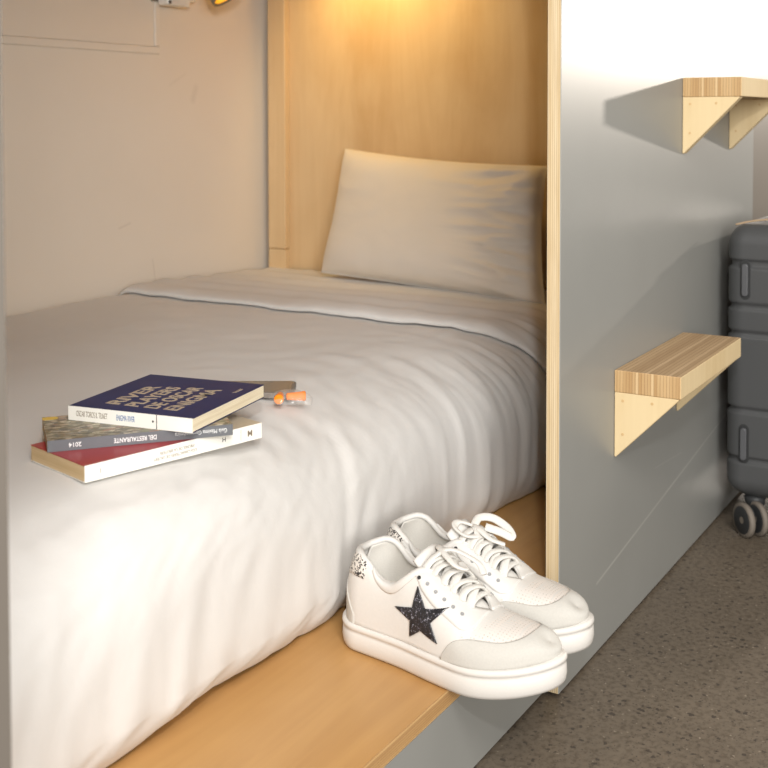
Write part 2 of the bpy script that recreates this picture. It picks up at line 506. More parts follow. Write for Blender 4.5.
ZT = 0.350
HEM = [(-1.1, 0.205), (-0.75, 0.208), (-0.53, 0.214), (-0.40, 0.225), (-0.237, 0.216), (0.0, 0.217), (0.21, 0.211), (0.39, 0.190), (0.9, 0.185)]
def profile(a, X):
    """a in 0..1 from the wall over the top and down the front: (y, z)"""
    zb = ZT
    yb = interp(HEM, X); bk = math.exp(-((X+0.40)/0.17)**2); yv = yb-0.016-0.024*bk; ys = 0.40-0.08*bk
    y0 = 1.112
    if a < 0.06:
        t = a/0.06
        return (y0-0.03*(1-math.cos(t*PI/2)), zb-0.05+0.05*math.sin(t*PI/2))
    if a < 0.50:
        t = (a-0.06)/0.44
        return (y0-0.03+(ys-(y0-0.03))*t, zb-0.002*math.sin(t*PI))
    if a < 0.90:
        t = (a-0.50)/0.40
        th = t*PI/2
        yy = yv
        c, s = math.cos(th), math.sin(th)
        ex = 0.86
        y = yy+(ys-yy)*(1-s**ex)
        z = 0.165+(zb-0.165)*(c**(0.56-0.22*bk))
        return (y, z)
    t = (a-0.90)/0.10
    return (yv+(yb-yv)*t*t, 0.165-(0.165-ZS-0.0015)*t)

def duvet_point(a, X, lift=0.0):
    y, z = profile(a, X)
    e = 1e-3
    y2, z2 = profile(min(a+e, 1), X); y1, z1 = profile(max(a-e, 0), X)
    ty, tz = y2-y1, z2-z1; L = math.hypot(ty, tz) or 1
    ny, nz = tz/L, -ty/L           # outward (up on top, -y on the front)
    front = smooth(0.50, 0.66, a)
    # top: long shallow creases; front right: close pleats; front left: broad diagonal swells
    d = 0.0
    d += 0.0045*noise.noise(Vector((X*3.1, a*5.0, 1.3)))
    q = X+(a-0.75)*(-0.10+0.55*X)+0.016*noise.noise(Vector((X*7, a*4.5, 2.7)))
    pl = (0.10+0.90*smooth(-0.12, 0.34, X))*front*(0.35+0.65*smooth(0.52, 0.72, a))
    r1 = 1-abs(noise.noise(Vector((q*19, a*1.6, 5.2))))*2.1
    r2 = 1-abs(noise.noise(Vector((q*44, a*2.8, 1.2))))*2.1
    d += pl*(0.0038*(max(0.0, r1)**1.6-0.35)+0.0026*(max(0.0, r2)**1.5-0.35))
    pl2 = (1-smooth(-0.12, 0.10, X))*front
    low = smooth(0.80, 0.93, a)
    d += pl2*(0.0040*noise.noise(Vector(((X+0.9*a)*6, a*5, 4.4)))+0.0012*ridge((X+0.25*a, a), (17, 6), 3.1)
              +0.0011*ridge((X+0.7*a, a), (38, 20), 6.1)+0.0030*low*ridge((X+0.5*a, a), (15, 7), 2.2))
    top = 1-front
    d += top*(0.0022*ridge((X*0.6+a*0.8, a), (10, 12), 5.5)+0.0016*noise.noise(Vector((X*22, a*36, 9.1))))
    shoulder = smooth(0.44, 0.55, a)*(1-smooth(0.66, 0.74, a))
    d += shoulder*0.0035*noise.noise(Vector((X*30+a*6, a*12, 3.3)))
    # one deep crease falling from the shoulder left of the sneakers
    dc = (X+0.10)-(a-0.62)*(-0.28)
    d -= 0.0022*math.exp(-(dc/0.010)**2)*smooth(0.60, 0.70, a)*(1-smooth(0.93, 0.99, a))
    d += 0.0025*math.exp(-((dc-0.022)/0.014)**2)*smooth(0.60, 0.70, a)*(1-smooth(0.93, 0.99, a))
    wb = smooth(-0.62, -0.52, X)*(1-smooth(-0.10, -0.02, X))*smooth(0.24, 0.32, a)*(1-smooth(0.56, 0.66, a))
    d = d*(1-wb)+0.0018*wb
    keep = 1.0-smooth(0.93, 1.0, a)*0.85
    y += ny*(d*keep+lift); z += nz*(d*keep+lift)
    # the hem wanders in and out on the platform
    hem = smooth(0.86, 1.0, a)
    y += hem*(0.004*noise.noise(Vector((X*11.0, 0.2, 8.8)))+0.005*(max(0.0, ridge((X, 0.3), (13, 1), 7.7))**3)*smooth(0.15, -0.1, X)+0.003*noise.noise(Vector((X*30, 1.2, 1.8))))
    z = max(z, ZS+0.0012)
    return (X, min(y, 1.118), z)

NX, NA = 300, 150
X0, X1 = -1.045, 0.895
dv = empty('duvet', (0, 0.65, ZS))
dv.location = (0, 0, 0)
tag(dv, 'white cotton bed cover spread over the bunk and tucked onto the platform', 'bedding')
v, f = grid(NX, NA, lambda i, j: duvet_point(j/(NA-1), X0+(X1-X0)*i/(NX-1)))
solid(obj('cover', v, f, M['linen'], dv, True), 0.003, -1)
# turned-down upper band with a soft rolled edge
FX0, FX1 = 0.395, 0.80
def fold_point(i, j, n=90, m=120):
    u = i/(n-1); a = 0.035+(0.975-0.035)*j/(m-1)
    X = FX0+(FX1-FX0)*u
    X += (0.020*noise.noise(Vector((a*3.3, 0.4, 6.0)))+0.014+0.02*(0.5-a))*(1-u)
    k = min(1.0, u/0.10)
    h = 0.0045+0.017*math.sqrt(max(0.0, 1-(1-k)**2))*(0.75+0.5*noise.noise(Vector((a*6, 3.0, 1.0))))
    h *= 1-0.65*smooth(0.10, 0.9, u)
    h += 0.003*math.sin(u*26+3*noise.noise(Vector((a*4, u*2, 5))))*smooth(0.05, 0.2, u)*(1-smooth(0.7, 1.0, u))
    p = duvet_point(a, X, h)
    return p
v, f = grid(90, 120, lambda i, j: fold_point(i, j))
solid(obj('turned_down_band', v, f, M['linen'], dv, True), 0.0035, -1)

# ------------------------------------------------------------------ pillow
def pillow():
    TL = Vector((0.862, 0.862, 0.632)); TR = Vector((0.868, 0.383, 0.603))
    BL = Vector((0.800, 0.886, 0.362)); BR = Vector((0.705, 0.318, 0.350))
    nu, nv = 90, 64
    nrm = ((TL-BL).cross(BR-BL)).normalized()
    if nrm.x > 0: nrm = -nrm
    V = []; F = []
    for side in (1, -1):
        for i in range(nu):
            for j in range(nv):
                u = i/(nu-1); w = j/(nv-1)
                # edges bow in a little between the corners
                uu = u+0.020*math.sin(w*PI)*(1-2*u)
                ww = w+0.030*math.sin(u*PI)*(1-2*w)*(1.0 if w > 0.5 else 0.15)
                P = (BL*(1-uu)+BR*uu)*(1-ww)+(TL*(1-uu)+TR*uu)*ww
                s = max(0.0, (1-(2*u-1)**2))*max(0.0, (1-(2*w-1)**4))
                th = (0.062 if side > 0 else 0.020)*(s**0.48)
                edge = smooth(0.55, 1.0, u)
                fan = (w-0.42)*(1.0+0.9*(1-u))*8.5
                g1 = 1-abs(noise.noise(Vector((fan*0.85, u*2.2, 2.0))))*2.0
                g2 = 1-abs(noise.noise(Vector((fan*1.9+4, u*3.4, 5.0))))*2.0
                wr = smooth(0.58, 0.92, u)*(0.0160*(max(0.0, g1)**1.7-0.3)+0.0085*(max(0.0, g2)**1.6-0.3))*(1-smooth(0.98, 1.0, u))
                wr += 0.0045*noise.noise(Vector((u*3, w*2.4, 3.0)))+0.0012*noise.noise(Vector((u*12, w*9, 6.0)))
                wr += 0.0055*math.exp(-((w-0.86+0.10*u)/0.03)**2)*smooth(0.45, 0.8, u)
                wr += 0.0030*smooth(0.25, 0.0, u)*(1-abs(noise.noise(Vector((u*3, w*7, 8.0))))*2)
                P = P+nrm*(side*th+(wr*min(1, s*4) if side > 0 else 0))
                V.append(P)
        base = 0 if side > 0 else nu*nv
        for i in range(nu-1):
            for j in range(nv-1):
                a = base+i*nv+j
                q = (a, a+nv, a+nv+1, a+1)
                F.append(q if side > 0 else q[::-1])
    # sew the rims
    rim = [i*nv for i in range(nu)]+[(nu-1)*nv+j for j in range(1, nv)]+[i*nv+nv-1 for i in range(nu-2, -1, -1)]+[j for j in range(nv-2, 0, -1)]
    o = nu*nv
    for k in range(len(rim)):
        a, b = rim[k], rim[(k+1) % len(rim)]
        F.append((a, b, b+o, a+o))
    ob = obj('pillow', V, F, M['pillow'], None, True)
    tag(ob, 'white pillow leaning upright against the plywood headboard', 'pillow')
pillow()

# ------------------------------------------------------------------ books
def rr(x0, x1, y0, y1, z0, z1, r, n=6):
    """box with rounded vertical edges"""
    pts = []
    for cx, cy, a0 in ((x1-r, y0+r, -90), (x1-r, y1-r, 0), (x0+r, y1-r, 90), (x0+r, y0+r, 180)):
        for k in range(n+1):
            a = math.radians(a0+90*k/n); pts.append((cx+r*math.cos(a), cy+r*math.sin(a)))
    m = len(pts)
    V = [(x, y, z0) for x, y in pts]+[(x, y, z1) for x, y in pts]
    F = [tuple(range(m))[::-1], tuple(range(m, 2*m))]+[(i, (i+1) % m, m+(i+1) % m, m+i) for i in range(m)]
    return V, F

def text(body, size, mat, parent, mtx, name='lettering', sx=1.0, align='LEFT', ext=0.00012, bold=0.0):
    c = bpy.data.curves.new(name, 'FONT'); c.body = body; c.size = size; c.extrude = ext; c.offset = bold
    c.align_x = align; c.align_y = 'CENTER'
    c.materials.append(mat)
    tmp = bpy.data.objects.new('temporary', c); COL.objects.link(tmp)
    me = bpy.data.meshes.new_from_object(tmp.evaluated_get(bpy.context.evaluated_depsgraph_get()))
    bpy.data.objects.remove(tmp); bpy.data.curves.remove(c)
    me.name = name
    if not me.materials: me.materials.append(mat)
    o = bpy.data.objects.new(name, me); COL.objects.link(o); o.parent = parent
    o.matrix_local = mtx @ Matrix.Diagonal((sx, 1, 1, 1))
    return o

def frame(origin, xdir, ydir):
    x = Vector(xdir).normalized(); y = Vector(ydir).normalized(); z = x.cross(y)
    m = Matrix((x, y, z)).transposed().to_4x4(); m.translation = Vector(origin); return m

def book(x, y, z, th, L, W, H, cover, spine, page, label, cov=0.0006, back=None):
    """local: spine along +x at y=0, pages toward +y"""
    b = empty('book', (x, y, z), th)
    tag(b, label, 'book', 'paperbacks in the small stack on the bed')
    bevel(box('page_block', 0.0003, L-0.0003, 0.0006, W-0.0003, cov+0.00005, H-cov-0.00005, page, b), 0.0004, 1)
    box('cover', 0, L, 0.0, W, H-cov, H, cover, b)
    box('cover', 0, L, 0.0, W, 0, cov, back or cover, b)
    s = box('spine', 0, L, -0.0008, -0.00005, 0, H, spine, b)
    return b, s
SP = lambda x, z: frame((x, -0.00085, z), (1, 0, 0), (0, 0, 1))          # upright on the spine
SPU = lambda x, z: frame((x, -0.00085, z), (-1, 0, 0), (0, 0, -1))       # upside down on the spine

ZB = 0.3525
b1, s1 = book(-0.493, 0.284, ZB, -0.236, 0.218, 0.103, 0.0165, M['red'], M['white_spine'], M['tanpaper'],
              'red paperback with a white spine and tan pages, bottom of the stack', back=M['white_spine'])
text('MICHEL DE LA BRUYERE', 0.0044, M['ink_grey'], s1, SPU(0.128, 0.0105), sx=0.9)
text('LOS CARACTERES DE UN REY', 0.0044, M['ink_grey'], s1, SPU(0.131, 0.0055), sx=0.9)
text('H', 0.007, M['ink_dark'], s1, SPU(0.169, 0.0085))
text('M', 0.009, M['ink_grey'], s1, SPU(0.205, 0.0085), bold=0.0002)
text('I', 0.007, M['ink_grey'], s1, SPU(0.018, 0.0085))
box('spine_line', 0.189, 0.1894, -0.00095, -0.0008, 0.002, 0.0145, M['ink_grey'], s1)

b2, s2 = book(-0.4800, 0.3480, ZB+0.0167, -0.690, 0.1870, 0.096, 0.0115, M['mosaic'], M['grey_spine'], M['tanpaper'],
              'grey-spined paperback guide with a mosaic photo cover, middle of the stack')
text('Guía Máxima Gastronómica', 0.0062, M['ink_white'], s2, SPU(0.181, 0.0060), sx=0.78)
text('DEL RESTAURANTE', 0.0066, M['ink_white'], s2, SPU(0.108, 0.0058), sx=0.75, bold=0.0001)
text('2014', 0.0062, M['ink_white'], s2, SPU(0.033, 0.0058), bold=0.0001)

b3, s3 = book(-0.411, 0.390, ZB+0.0284, -1.398, 0.151, 0.159, 0.0150, M['navy'], M['white_spine'], M['paper'],
              'small navy paperback with beige block letters, topmost of the stack')
text('OSCAR TOROS IL TILNET', 0.0086, M['ink_grey'], s3, SP(0.010, 0.0075), sx=0.40)
text('ENIGMA RIVER', 0.0086, M['ink_blue'], s3, SP(0.060, 0.0075), sx=0.40)
box('spine_line', 0.1085, 0.1093, -0.00098, -0.0008, 0.0, 0.0150, M['ink_dark'], s3)
v, f = lathe_geo([(0.0, 0.0), (0.0012, 0.0), (0.0012, 0.00012), (0, 0.00012)], 12)
obj('spine_mark', [SP(0.1045, 0.0078) @ Vector(q) for q in v], f, M['ink_dark'], s3)
cov3 = [c for c in b3.children if c.name.startswith('cover')][0]
for k, (w, xx) in enumerate((('RIVER', 0.040), ('PLAYERS', 0.064), ('DE OSCAR', 0.088), ('ENIGMA', 0.112))):
    text(w, 0.0235, M['ink_beige'], cov3, frame((xx, 0.020, 0.01505), (0, 1, 0), (-1, 0, 0)), sx={5: 1.45, 7: 1.02, 8: 0.88, 6: 1.12}[len(w)], bold=0.0005)
text('TILNET', 0.006, M['ink_beige'], cov3, frame((0.138, 0.112, 0.01505), (0, 1, 0), (-1, 0, 0)))

# grey phone behind the stack
nb = empty('phone', (-0.063, 0.340, ZB-0.0005), math.atan2(0.86, -0.51))
tag(nb, 'grey-brown phone with rounded corners lying behind the navy book', 'phone')
v, f = rr(0.0, 0.15, 0.0, 0.066, 0.0, 0.0072, 0.008); bevel(obj('body', v, f, M['phone'], nb), 0.0012, 2)
v, f = rr(0.004, 0.146, 0.004, 0.062, 0.0072, 0.0075, 0.006); obj('screen', v, f, M['phone_glass'], nb)

# earplugs in a clear packet
RT = Vector((0.514, -0.858, 0)); FW = Vector((0.858, 0.514, 0))
pc = Vector((-0.136, 0.300, ZB-0.001))
pk = empty('earplug_packet', pc, math.atan2(RT.y, RT.x))
tag(pk, 'small crinkled clear plastic packet beside the navy book', 'packet')
def film_pt(i, j, side):
    u = i/23*2-1; w = j/15*2-1
    h = (max(0, 1-u*u)*max(0, 1-w*w))**0.5
    z = (0.0012+0.0148*h+0.0012*noise.noise(Vector((u*4, w*4, 2)))*h) if side else 0.0006
    return (u*0.029, w*0.016, z)
v1, f1 = grid(24, 16, lambda i, j: film_pt(i, j, 1))
obj('film', v1, f1, M['film'], pk, True)
v2, f2 = lathe_geo([(0.0034, 0), (0.0042, 0.001), (0.0046, 0.004), (0.0056, 0.018), (0.0062, 0.0215), (0.0060, 0.0232), (0.0046, 0.0240)], 20)
def plug(loc, d, label):
    d = Vector(d).normalized(); s = d.cross(Vector((0, 0, 1))).normalized()
    m = Matrix((s, d.cross(s), d)).transposed().to_4x4(); m.translation = loc
    o = obj('earplug', v2, f2, M['foam'], None, True); o.matrix_world = m
    tag(o, label, 'earplug', 'orange earplugs in the packet')
    bevel(o, 0.0008, 2, 50)
plug(pc-RT*0.0115+FW*0.010+Vector((0, 0, 0.0068)), -FW, 'orange foam earplug seen end-on inside the packet, nearer the navy book')
plug(pc-RT*0.0035+FW*0.002+Vector((0, 0, 0.0068)), RT+FW*0.12, 'orange foam earplug lying lengthwise inside the packet, farther from the navy book')

# ------------------------------------------------------------------ sneakers
SL = 0.267
def heelcap(s, r=0.13):
    return math.sqrt(max(0.0, 1-(1-s/r)**2)) if s < r else 1.0
def toecap(s, s0=0.64):
    if s < s0: return 1.0
    t = (s-s0)/(1-s0); return max(0.0, 1-t**2.3)**0.5
W_LAT = [(0, 0.041), (0.15, 0.043), (0.35, 0.047), (0.55, 0.056), (0.70, 0.060), (0.85, 0.056), (1.0, 0.050)]
W_MED = [(0, 0.038), (0.15, 0.039), (0.35, 0.037), (0.55, 0.039), (0.70, 0.0405), (0.85, 0.041), (1.0, 0.041)]
SOLE = 0.0315
def wid(s, lat): return interp(W_LAT if lat else W_MED, s)*heelcap(s)*toecap(s)
HT = [(0.0, 0.104), (0.06, 0.107), (0.14, 0.100), (0.23, 0.086), (0.31, 0.086), (0.40, 0.103), (0.44, 0.106), (0.52, 0.094), (0.60, 0.081), (0.68, 0.070), (0.78, 0.064), (0.88, 0.058), (0.95, 0.052), (1.0, 0.040)]
def topgap(s, w):
    if s < 0.34: k = 0.80*w
    elif s < 0.45: k = 0.80*w+(0.019-0.80*w)*smooth(0.34, 0.45, s)
    elif s < 0.64: k = 0.019-0.006*(s-0.45)/0.19
    else: k = 0.013*(1-smooth(0.64, 0.70, s))
    return k
def spring(s): return 0.012*max(0.0, (s-0.66)/0.34)**2

def shoe_pt(s, t, side, lat_side, off=0.0):
    """upper surface: s heel..toe, t sole..top; side is the sign of local y"""
    def raw(s, t):
        s = min(max(s, 0.0), 1.0); t = min(max(t, 0.0), 1.0)
        lat = (side == lat_side)
        w = wid(s, lat)*0.945; e = topgap(s, w); H = interp(HT, s); z0 = SOLE-0.001
        ph = t*PI/2
        vamp = smooth(0.50, 0.72, s)
        p = 0.62+0.20*vamp; q = 1.0-0.22*vamp
        y = e+(w-e)*max(0.0, math.cos(ph))**p; z = z0+(H-z0)*math.sin(ph)**q
        x = 0.006+s*(SL-0.013)
        x += 0.013*smooth(0.2, 1.0, t)*(1-smooth(0.0, 0.25, s))
        x -= 0.010*smooth(0.3, 1.0, t)*smooth(0.78, 1.0, s)
        return Vector((x, side*y, z+spring(s)))
    P = raw(s, t)
    if off:
        e = 0.004
        a = raw(min(s+e, 0.998), t)-raw(max(s-e, 0.002), t); b = raw(s, min(t+e, 0.999))-raw(s, max(t-e, 0))
        n = a.cross(b)
        if n.length > 1e-12:
            n.normalize()
            # outward = away from the foot's axis
            c = Vector((min(max(P.x, 0.22*SL), 0.72*SL), 0, SOLE+0.02))
            if n.dot(P-c) < 0: n = -n
            if abs(P.y) < 0.0005: n.y = 0.0; n.normalize()
            P = P+n*off
    return P

def svals(n, a=0.0, b=1.0):
    th0 = math.acos(1-2*a); th1 = math.acos(1-2*b)
    return [0.5*(1-math.cos(th0+(th1-th0)*i/(n-1))) for i in range(n)]

def patch(name, ss, t0, t1, side, lat_side, off, mat, par, nt=14, thick=0.0012):
    V, F = grid(len(ss), nt, lambda i, j: shoe_pt(ss[i], t0(ss[i])+(t1(ss[i])-t0(ss[i]))*j/(nt-1), side, lat_side, off))
    return V, F

def shell(name, geo, mat, par, thick):
    v, f = geo
    me = obj(name, v, f, mat, par, True)
    bm = bmesh.new(); bm.from_mesh(me.data)
    bmesh.ops.remove_doubles(bm, verts=bm.verts, dist=0.00004)
    bmesh.ops.recalc_face_normals(bm, faces=bm.faces)
    bm.to_mesh(me.data); bm.free()
    if thick: solid(me, thick, 0)
    return me

def sneaker(loc, ang, lat_side, label, star, bow):
    t = empty('sneaker', loc, ang)
    tag(t, label, 'shoe', 'pair of white platform sneakers on the plywood sill')
    # outsole
    prof = [(-0.014, 0.0), (-0.005, 0.0006), (-0.0016, 0.0024), (0.0, 0.0058), (0.0010, 0.012), (0.0004, 0.0215), (-0.0012, 0.0238), (0.0006, 0.0252), (0.0012, 0.0275), (0.0006, 0.0305), (-0.0018, 0.0318), (-0.009, 0.0318)]
    N = 140; V = []; F = []
    ring = []
    for i in range(N):
        th = 2*PI*i/N; s = 0.5*(1-math.cos(th)); sd = 1 if th < PI else -1
        ring.append((s, sd, Vector((s*SL, sd*wid(s, sd == lat_side)))))
    for i in range(N):
        s, sd, p = ring[i]
        tn = ring[(i+1) % N][2]-ring[i-1][2]; nn = Vector((tn.y, -tn.x)).normalized()
        if nn.dot(p-Vector((SL*min(max(s, 0.15), 0.8), 0))) < 0: nn = -nn
        for d, z in prof:
            q = p+nn*d; V.append((q.x, q.y, z+spring(s)))
    m = len(prof)
    for i in range(N):
        for j in range(m-1):
            a = i*m+j; b = ((i+1) % N)*m+j; F.append((a, b, b+1, a+1))
    F.append(tuple(i*m for i in range(N))); F.append(tuple(i*m+m-1 for i in range(N))[::-1])
    obj('sole', V, F, M['rubber'], t, True)
    # upper
    ss = svals(72); geos = []
    for side in (1, -1):
        geos.append(patch('u', ss, lambda s: 0.0, lambda s: 1.0, side, lat_side, 0, None, None, 22))
    shell('upper', merge(*geos), M['leather'], t, 0.0024)
    # padded lining inside the opening and the insole
    sl = svals(40, 0.004, 0.44)
    geos = [patch('l', sl, lambda s: 0.02, lambda s: 0.985, side, lat_side, -0.0042, None, None, 14) for side in (1, -1)]
    shell('lining', merge(*geos), M['mesh'], t, 0.0024)
    si = svals(40, 0.02, 0.9)
    v, f = grid(40, 2, lambda i, j: (0.006+si[i]*(SL-0.013), (1 if j else -1)*(wid(si[i], (1 if j else -1) == lat_side)*0.86), SOLE+0.004+spring(si[i])))
    solid(obj('insole', v, f, M['mesh'], t), 0.003)
    # collar roll along the top line
    pts = [shoe_pt(s, 1.0, 1, lat_side) for s in svals(40, 0.004, 0.43)][::-1]+[shoe_pt(s, 1.0, -1, lat_side) for s in svals(40, 0.004, 0.43)][1:]
    pts = [p+Vector((0, 0, -0.0010)) for p in pts]
    v, f = tube_geo(pts, 0.0042, 0.0036, 12)
    obj('collar', v, f, M['leather'], t, True)
    # padded ankle panel below the collar dip
    for side in (1, -1):
        sv = svals(26, 0.17, 0.47)
        lo = lambda s: 1-0.36*math.sin(PI*min(max((s-0.17)/0.30, 0), 1))**0.7
        v, f = grid(26, 10, lambda i, j: shoe_pt(sv[i], lo(sv[i])+(0.99-lo(sv[i]))*j/9, side, lat_side, 0.0014+0.0022*math.sin(PI*j/9)))
        shell('ankle_pad', (v, f), M['leather'], t, 0.0012)
    # suede toe guard
    def t1(s):
        if s < 0.78: return interp([(0.585, 0.02), (0.64, 0.28), (0.70, 0.40), (0.78, 0.45), (0.80, 0.452)], s)
        return 0.45+0.55*(1-math.sqrt(max(0.0, 1-((s-0.78)/0.155)**2))) if s < 0.935 else 1.0
    sv = svals(70, 0.585, 1.0)
    geos = [patch('g', sv, lambda s: 0.0, lambda s: min(1.0, t1(s)), side, lat_side, 0.0016, None, None, 14) for side in (1, -1)]
    shell('toe_guard', merge(*geos), M['suede'], t, 0.0014)
    # perforated vamp
    sv = svals(60, 0.665, 0.936)
    geos = [patch('v', sv, lambda s: min(0.98, t1(s)*0.96), lambda s: 1.0, side, lat_side, 0.0008, None, None, 14) for side in (1, -1)]
    shell('vamp', merge(*geos), M['vamp'], t, 0.0008)
    # eyestays
    for side in (1, -1):
        sv = svals(30, 0.41, 0.70)
        lo = lambda s: interp([(0.41, 0.80), (0.46, 0.60), (0.60, 0.52), (0.66, 0.50), (0.70, 0.60)], s)
        v, f = grid(30, 10, lambda i, j: shoe_pt(sv[i], lo(sv[i])+(0.995-lo(sv[i]))*j/9, side, lat_side, 0.0017))
        es = shell('eyestay', (v, f), M['leather'], t, 0.0014)
    # heel tab and heel strip
    sv = svals(20, 0.0, 0.150)
    geos = [patch('h', sv, lambda s: 0.44+0.9*s, lambda s: 0.94, side, lat_side, 0.0015, None, None, 10) for side in (1, -1)]
    shell('heel_tab', merge(*geos), M['leopard'], t, 0.0012)
    sv = svals(14, 0.0, 0.110)
    geos = [patch('h', sv, lambda s: 0.0, lambda s: 0.43-3.0*s, side, lat_side, 0.0014, None, None, 8) for side in (1, -1)]
    shell('heel_counter', merge(*geos), M['suede'], t, 0.0012)
    # tongue
    def tong(i, j):
        s = 0.395+(0.68-0.395)*i/29; k = j/14*2-1
        hw = 0.026-0.006*(i/29)
        z = interp([(0.395, 0.121), (0.42, 0.114), (0.47, 0.100), (0.54, 0.088), (0.60, 0.078), (0.68, 0.068)], s)
        x = 0.006+s*(SL-0.013)
        return (x-0.004*k*k*(1-i/29), k*hw, z-0.009*k*k+0.001+spring(s))
    v, f = grid(30, 15, tong); solid(obj('tongue', v, f, M['leather'], t, True), 0.005, -1)
    # eyelets and laces
    rows = [0.435, 0.475, 0.515, 0.555, 0.595, 0.635]
    def eye(s, side):
        return shoe_pt(s, 0.74, side, lat_side, 0.0026)
    def tuck(s, side):
        p = shoe_pt(s, 0.93, side, lat_side, 0.0018); return p
    for s in rows:
        for side in (1, -1):
            p = eye(s, side); n = (shoe_pt(s, 0.74, side, lat_side, 0.004)-shoe_pt(s, 0.74, side, lat_side, 0.0)).normalized()
            m = n.to_track_quat('Z', 'Y').to_matrix().to_4x4(); m.translation = p
            v, f = lathe_geo([(0.0004, -0.0006), (0.0021, -0.0006), (0.0021, 0.0003), (0.0015, 0.0006), (0.0011, 0.0001), (0.0004, 0.0)], 14)
            obj('eyelet', [m @ Vector(q) for q in v], f, M['hole'] if s < 0.45 else M['eyelet'], t, True)
    def strand(a, b, h, w=0.0050, th=0.0019):
        A, B = Vector(a), Vector(b); mid = (A+B)/2
        pts = spline([A+Vector((0, 0, -0.0006)), A*0.8+B*0.2+Vector((0, 0, h*0.75)), mid+Vector((0, 0, h)), A*0.2+B*0.8+Vector((0, 0, h*0.75)), B+Vector((0, 0, -0.0006))], 20)
        return tube_geo(pts, w, th, 10)
    g = []
    rnd = random.Random(3 if star else 5)
    for k in range(len(rows)):
        s = rows[k]
        if k < len(rows)-1:
            h = 0.0050+0.003*rnd.random(); j = lambda: (rnd.random()-0.5)*0.016
            g.append(strand(tuck(s+j(), 1), tuck(rows[k+1]+j(), -1), h)); g.append(strand(tuck(s+j(), -1), tuck(rows[k+1]+j(), 1), h+0.0036))
    g.append(strand(tuck(rows[-1], 1), tuck(rows[-1], -1), 0.0050))
    top = (tuck(rows[0], 1)+tuck(rows[0], -1))/2
    if bow:
        P = [top+Vector(q) for q in ((0.004, 0.004, 0.010), (0.004, 0.016, 0.015), (0.016, 0.026, 0.014), (0.034, 0.027, 0.006), (0.044, 0.020, -0.001), (0.032, 0.015, 0.004), (0.016, 0.008, 0.009))]
        g.append(tube_geo(spline(P, 40), 0.0050, 0.0022, 10, up=Vector((0.3, -0.6, 0.7))))
        P = [top+Vector(q) for q in ((0.002, 0.002, 0.010), (-0.010, -0.008, 0.015), (-0.008, -0.020, 0.012), (0.006, -0.022, 0.006), (0.016, -0.012, 0.005), (0.008, -0.002, 0.009))]
        g.append(tube_geo(spline(P, 30), 0.0046, 0.0020, 10, up=Vector((0.3, 0.4, 0.8))))
        P = [top+Vector(q) for q in ((0.004, 0.002, 0.010), (0.016, -0.004, 0.009), (0.030, -0.006, 0.002), (0.044, 0.002, -0.004))]
        g.append(tube_geo(spline(P, 24), 0.0044, 0.0020, 10))
    else:
        P = [tuck(rows[0], 1)+Vector((0, 0, 0.001)), top+Vector((-0.004, 0.010, 0.012)), top+Vector((0.010, -0.004, 0.013)), top+Vector((0.030, -0.012, 0.006)), top+Vector((0.038, -0.004, 0.001)), top+Vector((0.026, 0.006, 0.002))]
        g.append(tube_geo(spline(P, 34), 0.0040, 0.0018, 10))
        P = [tuck(rows[0], -1)+Vector((0, 0, 0.001)), top+Vector((0.004, -0.012, 0.010)), top+Vector((0.014, 0.006, 0.014)), top+Vector((0.040, 0.016, 0.003)), top+Vector((0.052, 0.010, -0.006))]
        g.append(tube_geo(spline(P, 34), 0.0040, 0.0018, 10))
    obj('laces', *merge(*g), M['lace'], t, True)
    if star:
        # five-pointed appliqué on the outer side, its lower left point cut short
        C = (0.468, 0.40); R = 0.0280; r = 0.0118
        out = []
        for k in range(10):
            a = PI/2+k*PI/5+0.20; rad = R if k % 2 == 0 else r
            if k == 0: rad *= 1.06
            if k == 4: rad *= 0.86
            out.append((1.22*rad*math.cos(a), rad*math.sin(a)))
        V = []; F = []
        # local (du along toe, dv up) -> (s, t); concentric rings keep the star on the curved side
        rings = 8
        def put(du, dv):
            s = C[0]+du/(SL-0.013)
            H = interp(HT, s)-SOLE
            zt = (0.0325+dv)/H
            tt = math.asin(min(0.999, max(0.0, zt)))*2/PI
            return shoe_pt(s, tt, lat_side, lat_side, 0.0016)
        B = []
        for k in range(10):
            a, b = out[k], out[(k+1) % 10]
            for q in range(5): B.append((a[0]+(b[0]-a[0])*q/5, a[1]+(b[1]-a[1])*q/5))
        nb_ = len(B)
        V.append(put(0, 0))
        for q in range(1, rings+1):
            for (du, dv) in B: V.append(put(du*q/rings, dv*q/rings))
        for k in range(nb_): F.append((0, 1+k, 1+(k+1) % nb_))
        for q in range(rings-1):
            for k in range(nb_):
                a = 1+q*nb_+k; b = 1+q*nb_+(k+1) % nb_
                F.append((a, b, b+nb_, a+nb_))
        so = obj('star', V, F, M['glitter'], t, True); solid(so, 0.0012, 1)
    return t
# headings: local +x runs heel to toe, toes point out of the pod
sneaker((-0.188, 0.176, ZS), math.atan2(-0.278, -0.020), -1, 'white platform sneaker with a black glitter star on its side, nearer the camera', True, False)
sneaker((-0.105, 0.183, ZS), math.atan2(-0.278, -0.010), 1, 'white platform sneaker with a tied lace loop, behind the starred one', False, True)

